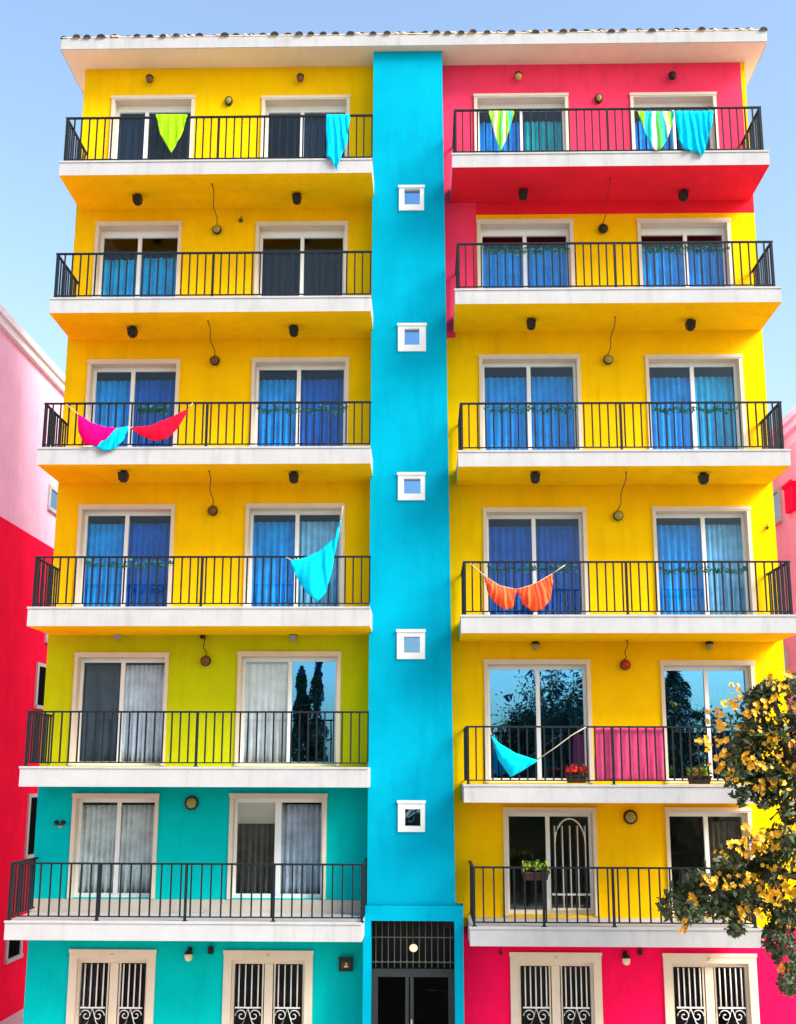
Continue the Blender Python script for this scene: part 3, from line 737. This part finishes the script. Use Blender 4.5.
# planters and garlands
LEAFG = mat('leaf_green', (0.03, 0.10, 0.02), .6, .4, 8); LEAFT = mat('garland_leaf', (0.03, 0.22, 0.16), .6, .5, 8); REDFL = mat('red_petals', (.75, .02, .01), .7, .2, 8); YELGR = mat('yellow_green_leaf', (.30, .38, .02), .6, .3, 8)
POT = mat('dark_clay', (.06, .03, .02), .85, .15, 8)
def leafcloud(mb, n, fn, s, rnd):
    for _ in range(n):
        c = fn(); d = Vector((rnd.gauss(0, 1), rnd.gauss(0, 1), rnd.gauss(0, 1))).normalized(); e = d.orthogonal().normalized()
        e = (Matrix.Rotation(rnd.uniform(0, 6.28), 3, d) @ e); l = s*rnd.uniform(.7, 1.3); w = d.cross(e)*l*.42
        a = c - e*l; b = c + e*l
        mb.quad(a, c - w, b, c + w)
def planter(px0, px1, py, Y, lb, flower, leaf, nf, nl):
    p0, p1 = P(px0, py, Y), P(px1, py, Y); t = thing('planter', lb, 'planter', ((p0.x+p1.x)/2, Y, p0.z), 'planters on the right balconies')
    rnd = random.Random(px0); h = .13
    mb = MB(); n = len(mb.v); a, b = p0.x, p1.x
    mb.v += [(a+.03, Y-.06, p0.z), (b-.03, Y-.06, p0.z), (b-.03, Y+.06, p0.z), (a+.03, Y+.06, p0.z), (a, Y-.08, p0.z+h), (b, Y-.08, p0.z+h), (b, Y+.08, p0.z+h), (a, Y+.08, p0.z+h)]
    for f in [(0, 3, 2, 1), (4, 5, 6, 7), (0, 1, 5, 4), (1, 2, 6, 5), (2, 3, 7, 6), (3, 0, 4, 7)]: mb.f.append(tuple(n+k for k in f)); mb.m.append(0)
    mb.box(a-.01, b+.01, Y-.09, Y+.09, p0.z+h-.03, p0.z+h+.002); mb.build('trough', POT, t)
    fn = lambda: Vector((rnd.uniform(a, b), Y+rnd.gauss(0, .05), p0.z+h+abs(rnd.gauss(0, .07))))
    if py == 880:
        for x in (a+.06, b-.06):
            mb = MB(); mb.tube([(x, Y-.06, p0.z+.08), (x, Y-.06, RV[1]['zr']+.006), (x, Y-.12, RV[1]['zr']+.006)], .006, 5); mb.build('hook', BLACK, t)
    mb = MB(); leafcloud(mb, nl, fn, .04, rnd); mb.build('leaves', leaf, t)
    mb = MB(); fn2 = lambda: Vector((rnd.uniform(a, b), Y-.05+rnd.gauss(0, .05), p0.z+h+.04+abs(rnd.gauss(0, .05)))); leafcloud(mb, nf, fn2, .035, rnd); mb.build('flowers', flower, t)
planter(566, 587, 783, -D+.2, 'planter of dense red flowers behind the railing beside the pink screen', REDFL, LEAFG, 260, 80)
planter(688, 711, 784, -D+.2, 'planter with green leaves and a few red flowers close to the flowering tree', REDFL, YELGR, 14, 220)
planter(522, 549, 880, -D+.16, 'planter of yellow green foliage on the lowest right balcony', YELGR, LEAFG, 160, 160)
def garland(px0, px1, py, lb, sag=5, m=LEAFT):
    Y = -D+.16; rnd = random.Random(px0*3+py); a = P(px0, py, Y); b = P(px1, py, Y); t = thing('garland', lb, 'garland', a, 'garlands behind the railings')
    n = 30; pts = []
    for i in range(n+1):
        u = i/n; q = a.lerp(b, u); q.z -= .06*abs(math.sin(u*math.pi*4)); pts.append(q)
    mb = MB(); mb.tube(pts, .005, 4); mb.build('string', LEAFG, t)
    mb = MB(); fn = lambda: pts[rnd.randrange(n+1)] + Vector((rnd.gauss(0, .02), rnd.gauss(0, .02), rnd.gauss(-.02, .03))); leafcloud(mb, 300, fn, .034, rnd); mb.build('leaves', m, t)
for g in ((484, 570, 248, 'leafy garland before the blue window nearer the tower, second highest right balcony'), (644, 728, 247, 'leafy garland before the blue window near the corner, second highest right balcony'),
          (486, 574, 407, 'leafy garland before the blue window nearer the tower, third highest right balcony'), (655, 738, 407, 'leafy garland before the blue window near the corner, third highest right balcony'),
          (489, 575, 566, 'leafy garland above the orange hammock'), (660, 745, 567, 'leafy garland before the half pale blue window on the right'),
          (86, 172, 561, 'leafy garland before the blue window, fourth highest left balcony'), (258, 345, 407, 'leafy garland before the blue window beside the tower, third highest left balcony'),
          (138, 166, 407, 'short leafy garland above the red part of a hammock')): garland(*g)

# ------------------------------------------------------------------ neighbours
CAPW = mat('white_coping_paint', (0.85, 0.84, 0.82), .8, .05, 2, .2, 30)
def neighbour(X, face, y0, y1, ztop, zband, mup, mlow, wins, root, depth=9, cap=0.3, capm=CAPW):
    s_ = -1 if face > 0 else 1                      # body extends away from the street gap
    xb = X + s_*depth; lo, hi = min(X, xb), max(X, xb)
    mb = MB(); mb.box(lo, hi, y0, y1, 0, zband); lab(mb.build('wall', mlow, root), 'lower part of the wall')
    mb = MB(); mb.box(lo, hi, y0, y1, zband+.001, ztop); lab(mb.build('wall', mup, root), 'upper part of the wall')
    mb = MB(); mb.box(lo-.12, hi+.12, y0-.12, y1+.12, ztop+.001, ztop+cap); mb.box(lo-.2, hi+.2, y0-.2, y1+.2, ztop+cap*.55, ztop+cap+.02); mb.build('coping', capm, root)
    for (a0, b0, a1, b1, gm, fr) in wins:
        pa, pb = PX(a0, b0, X), PX(a1, b1, X)
        ya, yb = sorted((pa.y, pb.y)); 
        # height from the near edge
        zt = pa.z; zb_ = pb.z
        if fr is None: fr = WHITE
        t_ = .09; xo = X + face*.05; xi = X - face*.0
        def bx(mb, q0, q1, r0, r1, e0, e1): mb.box(min(e0, e1), max(e0, e1), q0, q1, r0, r1)
        mb = MB()
        bx(mb, ya, yb, zt-t_, zt, X+face*.002, xo); bx(mb, ya, yb, zb_, zb_+t_, X+face*.002, xo+face*.03)
        bx(mb, ya, ya+t_*1.6, zb_+t_, zt-t_, X+face*.002, xo); bx(mb, yb-t_*1.6, yb, zb_+t_, zt-t_, X+face*.002, xo)
        wf = mb.build('window', fr, root)
        mb = MB(); bx(mb, ya+t_, yb-t_, zb_+t_, zt-t_, X+face*.003, X+face*.02); mb.build('pane', gm, wf)
DGL = mat('dark_window_glass', (.006, .007, .008), .9, .1, 3, spec=.0); BGL = mat('blue_window_glass', (.02, .12, .25), .08, .2, 3, spec=.8)
GREYFR = mat('grey_window_frame', (.45, .44, .43), .6)
XN = -10.2
nb = thing('neighbouring_house', 'pale pink house side wall, shaded lower part coloured crimson, left of the apartment block', 'building', (XN-4.5, 20, 0))
zc_ = PX(0, 313, XN).z; zw_ = PX(0, 328, XN).z; zband = PX(0, 516, XN).z  # crimson below zband puts the wall's shaded part into its colour
neighbour(XN, 1, -2, 60, zw_, zband, LPINK, LRED, [(48.5, 484, 62, 520, BGL, WHITE), (36.5, 662, 50, 711, DGL, GREYFR), (28, 794, 43.5, 855, DGL, GREYFR), (6, 930, 20, 957, DGL, GREYFR), (45, 631, 54, 646, DGL, GREYFR)], nb, cap=zc_-zw_)
XRN = 8.3
rb = thing('neighbouring_house', 'salmon pink house right of the apartment block, behind the flowering tree', 'building', (XRN+4.5, 8, 0))
zr1 = PX(790, 446, XRN).z; zr2 = PX(790, 421, XRN).z
neighbour(XRN, -1, 2.2, 16, zr2-.3, zr1, LPINK, SALMON, [(771, 494, 783, 521, BGL, WHITE), (779, 650, 791, 686, BGL, WHITE)], rb, cap=.3, capm=LPINK)
pa, pb = PX(789, 487, XRN), PX(799, 508, XRN)
mb = MB(); mb.box(XRN-.12, XRN-.002, min(pa.y, pb.y), max(pa.y, pb.y), pb.z, pa.z); mb.box(XRN-.16, XRN-.121, min(pa.y, pb.y)-.05, max(pa.y, pb.y)+.05, pa.z-.06, pa.z+.02); lab(mb.build('shutter', LRED, rb), 'red shutter on the salmon wall')

# ------------------------------------------------------------------ vegetation
def leaf_mat(name, c1, c2):
    m = bpy.data.materials.new(name); m.use_nodes = True; nt = m.node_tree; b = nt.nodes['Principled BSDF']; b.inputs['Roughness'].default_value = .5
    g = nt.nodes.new('ShaderNodeNewGeometry'); r = nt.nodes.new('ShaderNodeValToRGB'); r.color_ramp.elements[0].color = (*c1, 1); r.color_ramp.elements[1].color = (*c2, 1)
    nt.links.new(g.outputs['Random Per Island'], r.inputs[0]); nt.links.new(r.outputs[0], b.inputs['Base Color'])
    return m
LEAFD = leaf_mat('dark_leaf', (.006, .013, .003), (.042, .078, .012)); BARK = mat('bark', (.09, .065, .045), .9, .3, 8, .5, 25)
PET1 = leaf_mat('yellow_petal', (.80, .34, .003), (.90, .54, .02)); 
TYY = -3.6
tb = P(842, 1000, TYY); TR = thing('flowering_tree', 'dark leaved tree with yellow blossom clusters in front of the right balconies', 'tree', (tb.x, TYY, 0))
def pt(px, py, dy=0): return P(px, py, TYY+dy)
mb = MB()
top = pt(835, 900)
mb.tube([(tb.x, TYY, 0), (tb.x+.05, TYY, 1.5), tuple(pt(840, 960)), tuple(top)], [.17, .14, .12, .1], 9)
brs = [[(835, 900), (805, 880), (770, 870), (735, 880), (700, 895), (672, 900)], [(835, 900), (815, 830), (790, 770), (765, 730), (740, 705)], [(835, 900), (850, 800), (840, 720), (815, 680)],
       [(805, 880), (785, 920), (778, 965)], [(790, 770), (760, 780), (735, 770)], [(770, 870), (750, 900), (735, 925)], [(765, 730), (745, 745), (722, 740)], [(790, 770), (785, 805), (770, 820)], [(790, 770), (780, 720), (770, 685)]]
for i, br in enumerate(brs): mb.tube([tuple(pt(x, y, .25*math.sin(i*2.1)*j/len(br))) for j, (x, y) in enumerate(br)], [max(.008, .06*(1-j/len(br))) for j in range(len(br))], 6)
mb.build('trunk', BARK, TR)
clumps = [(775, 712, 24, 28, 200), (752, 735, 26, 34, 260), (733, 742, 16, 36, 150), (785, 755, 24, 34, 260), (760, 775, 26, 28, 230), (738, 779, 13, 16, 80), (790, 800, 10, 20, 110), (768, 795, 14, 10, 70), (790, 690, 18, 14, 90), (762, 695, 16, 15, 90), (746, 797, 9, 8, 40),
          (745, 862, 26, 22, 230), (775, 855, 24, 26, 240), (722, 872, 20, 14, 110), (712, 895, 26, 20, 190), (690, 900, 22, 20, 150), (672, 902, 12, 17, 80), (752, 900, 26, 24, 250), (782, 905, 20, 30, 230), (735, 915, 14, 17, 90), (778, 945, 14, 20, 110), (790, 960, 12, 30, 130), (700, 880, 14, 11, 60), (788, 985, 10, 12, 40),
          (820, 720, 26, 40, 200), (825, 790, 26, 45, 230), (825, 870, 28, 45, 230), (860, 760, 30, 60, 200), (850, 860, 30, 50, 200), (820, 940, 22, 36, 130), (820, 690, 16, 14, 60)]
rnd = random.Random(11)
mb = MB()
for cx_, cy_, rx, ry, n in clumps:
    subs = [(rnd.gauss(0, .55), rnd.gauss(0, .55), rnd.gauss(0, .55)) for _ in range(7)]
    def fn():
        s_ = subs[rnd.randrange(7)]
        u, v, w_ = s_[0]+rnd.gauss(0, .28), s_[1]+rnd.gauss(0, .28), s_[2]+rnd.gauss(0, .3)
        q_ = max(1, math.hypot(u, v)/1.15); return pt(cx_+u/q_*rx, cy_+v/q_*ry, w_*.55)
    leafcloud(mb, int(n*3.0), fn, .058, rnd)
mb.build('crown', LEAFD, TR)
# blossoms
def blossom_mesh(seed):
    r_ = random.Random(seed); mb = MB()
    for _ in range(r_.randint(4, 7)):
        c = Vector((r_.gauss(0, .06), r_.gauss(0, .04), r_.gauss(0, .055))); ax = Vector((r_.gauss(0, .5), -1, r_.gauss(.3, .5))).normalized(); e = ax.orthogonal().normalized(); f_ = ax.cross(e); s_ = r_.uniform(.035, .055)
        for k in range(5):
            a = 2*math.pi*k/5; d = e*math.cos(a)+f_*math.sin(a); t_ = ax.cross(d)
            mb.quad(c, c+d*s_*.6-t_*s_*.45+ax*s_*.25, c+d*s_*1.15+ax*s_*.35, c+d*s_*.6+t_*s_*.45+ax*s_*.25)
    return mb
flo = [(735, 688), (736, 699), (727, 705), (733, 703), (747, 712), (756, 708), (765, 706), (775, 690), (786, 692), (788, 675), (770, 680), (757, 720), (716, 722), (722, 726), (700, 741), (706, 744), (718, 740), (725, 737), (722, 752), (728, 755), (716, 765), (722, 766), (746, 747), (742, 728), (744, 758), (748, 760), (758, 733), (769, 740), (777, 735), (784, 738), (772, 745), (796, 745), (781, 760), (792, 768), (787, 770), (775, 782), (783, 783), (774, 789), (764, 767), (757, 764), (730, 775), (762, 793), (715, 711), (769, 700), (795, 705), (760, 785),
       (735, 842), (741, 845), (738, 852), (747, 855), (753, 846), (761, 845), (763, 843), (775, 848), (776, 835), (756, 838), (736, 868), (716, 854), (722, 860), (726, 857), (708, 881), (714, 878), (718, 882), (711, 885), (692, 895), (744, 880), (748, 879), (759, 882), (761, 890), (773, 892), (781, 884), (787, 886), (792, 890), (777, 900), (779, 905), (771, 895), (685, 918), (682, 922), (688, 928), (694, 905), (739, 915), (745, 909), (748, 905), (760, 915), (782, 922), (764, 840), (770, 868), (795, 862), (728, 885), (789, 972), (784, 968), (750, 830), (780, 828)]
meshes = []
for i in range(5):
    b = blossom_mesh(i).build('blossom', PET1); b.parent = TR; meshes.append(b)
for i, (px, py) in enumerate(flo):
    b = meshes[i] if i < 5 else meshes[i % 5].copy()
    if i >= 5: COL.objects.link(b); b.parent = TR
    q = pt(px, py, -.35+rnd.uniform(-.15, .15)); b.location = q - TR.location
    s_ = rnd.uniform(.65, 1.05); b.scale = (s_, s_, s_); b.rotation_euler = (rnd.uniform(-.4, .4), rnd.uniform(0, 6), rnd.uniform(-.5, .5))

# trees across the street, seen only as reflections in the lower windows
def street_tree(px, py_top, w, kind, lb, Yr=-34.0):
    q = P(px, py_top, -Yr+.5); r_ = random.Random(px); H = q.z
    t = thing('cypress_tree' if kind == 'cypress' else 'broad_tree', lb, 'tree', (q.x, Yr, 0))
    mb = MB(); mb.tube([(q.x, Yr, 0), (q.x+.1, Yr, H*.5), (q.x, Yr, H*.9)], [.25, .16, .04], 8); mb.build('trunk', BARK, t)
    mb = MB()
    def fn():
        if kind == 'cypress':
            h = r_.uniform(.05, 1)**.8; R_ = w*(1-h)**.5*(.75+.25*math.sin(h*40+r_.uniform(-1, 1)))
            a = r_.uniform(0, 6.28); return Vector((q.x+R_*math.cos(a)*r_.uniform(.5, 1), Yr+R_*math.sin(a), h*H))
        a = r_.uniform(0, 6.28); b_ = r_.gauss(0, .45)
        lump = 1+.25*math.sin(3*a)+.2*math.sin(7*a+b_*5)
        return Vector((q.x+w*math.cos(a)*r_.uniform(.3, 1)*lump*math.cos(b_), Yr+w*math.sin(a)*r_.uniform(.3, 1), H*.68+H*.32*math.sin(b_)*lump+r_.gauss(0, .2)))
    leafcloud(mb, 9000 if kind == 'cypress' else 20000, fn, .10, r_)
    if kind == 'broad':
        for k in range(9):
            a = k*2.4; mb.ball((q.x+w*.45*math.cos(a), Yr+w*.45*math.sin(a), H*(.52+.05*k*.6)), w*.42, w*.42, H*.10, 9, 6)
    mb.build('crown', LEAFD, t)
street_tree(302, 668, 1.0, 'cypress', 'slim cypress reflected in the lime floor window, shorter of two')
street_tree(319, 648, 1.0, 'cypress', 'slim cypress reflected in the lime floor window, taller of two')
street_tree(570, 668, 3.0, 'broad', 'broad dark tree reflected in the window behind the turquoise hammock')
street_tree(674, 650, 1.7, 'cypress', 'dark conifer reflected in the window beside the flowering tree')
street_tree(525, 716, 1.4, 'broad', 'low rounded tree reflected in the window behind the turquoise hammock')
r_ = random.Random(5); mb = MB(); mb.box(-26, 26, -36.5, -35.7, 0, 3.9)  # added out of view to darken reflections in the lowest windows
leafcloud(mb, 22000, lambda: Vector((r_.uniform(-26, 26), -36+r_.gauss(0, .5), abs(r_.uniform(0, 4.3)+.5*math.sin(r_.uniform(0, 9))))), .14, r_)
tag(mb.build('added_hedge', LEAFD, None, (0, -36, 0)), 'unseen leafy bank added to darken reflections in the lowest windows', 'added_hedge')

# ------------------------------------------------------------------ ground
GRD = mat('dry_ground', (.30, .26, .20), .95, .2, .3, .3, 5); ASP = mat('asphalt', (.16, .155, .15), .9, .2, 1.5, .4, 80); PAV = mat('pavement', (.58, .53, .46), .9, .12, 1.2, .3, 30); KERB = mat('kerb_stone', (.5, .49, .46), .9, .1, 3, .3, 30); PAINT = mat('road_paint', (.75, .75, .72), .8, .1, 5)
def st(name, mb, m): o = mb.build(name, m); o['kind'] = 'structure'; return o
mb = MB(); mb.quad((-900, -900, -.16), (900, -900, -.16), (900, 900, -.16), (-900, 900, -.16)); st('ground', mb, GRD)
mb = MB(); mb.quad((-900, -20, -.15), (900, -20, -.15), (900, -8.2, -.15), (-900, -8.2, -.15)); st('road', mb, ASP)
mb = MB(); mb.box(-300, 300, -8.0, 12, -.14, 0); st('pavement', mb, PAV)
mb = MB(); mb.box(-300, 300, -8.18, -8.003, -.149, .004); st('kerb', mb, KERB)
mb = MB(); mb.box(-300, 300, -32, -20.2, -.14, 0); st('pavement', mb, PAV)
mb = MB()
for i in range(-20, 21): mb.quad((i*5, -14.06, -.146), (i*5+2.4, -14.06, -.146), (i*5+2.4, -13.94, -.146), (i*5, -13.94, -.146))
st('road_marking', mb, PAINT)

# ------------------------------------------------------------------ light
EL, AZ = 37, 119
w = bpy.data.worlds.new('World'); S.world = w; w.use_nodes = True; nt = w.node_tree
sky = nt.nodes.new('ShaderNodeTexSky'); sky.sky_type = 'NISHITA'; sky.sun_disc = False; sky.sun_elevation = rad(EL); sky.sun_rotation = rad(AZ)
sky.altitude = 0; sky.air_density = 1.35; sky.dust_density = 2.6; sky.ozone_density = 2.0
bg = nt.nodes['Background']; bg.inputs['Strength'].default_value = 0.142
nt.links.new(sky.outputs[0], bg.inputs[0])
sd = bpy.data.lights.new('sun', 'SUN'); sun = bpy.data.objects.new('sun', sd); COL.objects.link(sun)
sd.energy = 2.7; sd.angle = rad(25); sd.color = (1, .95, .87)
dirv = Vector((math.sin(rad(AZ))*math.cos(rad(EL)), math.cos(rad(AZ))*math.cos(rad(EL)), math.sin(rad(EL))))
sun.rotation_euler = dirv.to_track_quat('Z', 'Y').to_euler(); sun.location = (30, 10, 40)
vs = S.view_settings; vs.view_transform = 'Standard'; vs.look = 'None'; vs.gamma = 1; vs.exposure = 1.2; vs.use_curve_mapping = False
S.render.engine = 'CYCLES'; S.cycles.max_bounces = 8; S.cycles.transparent_max_bounces = 16
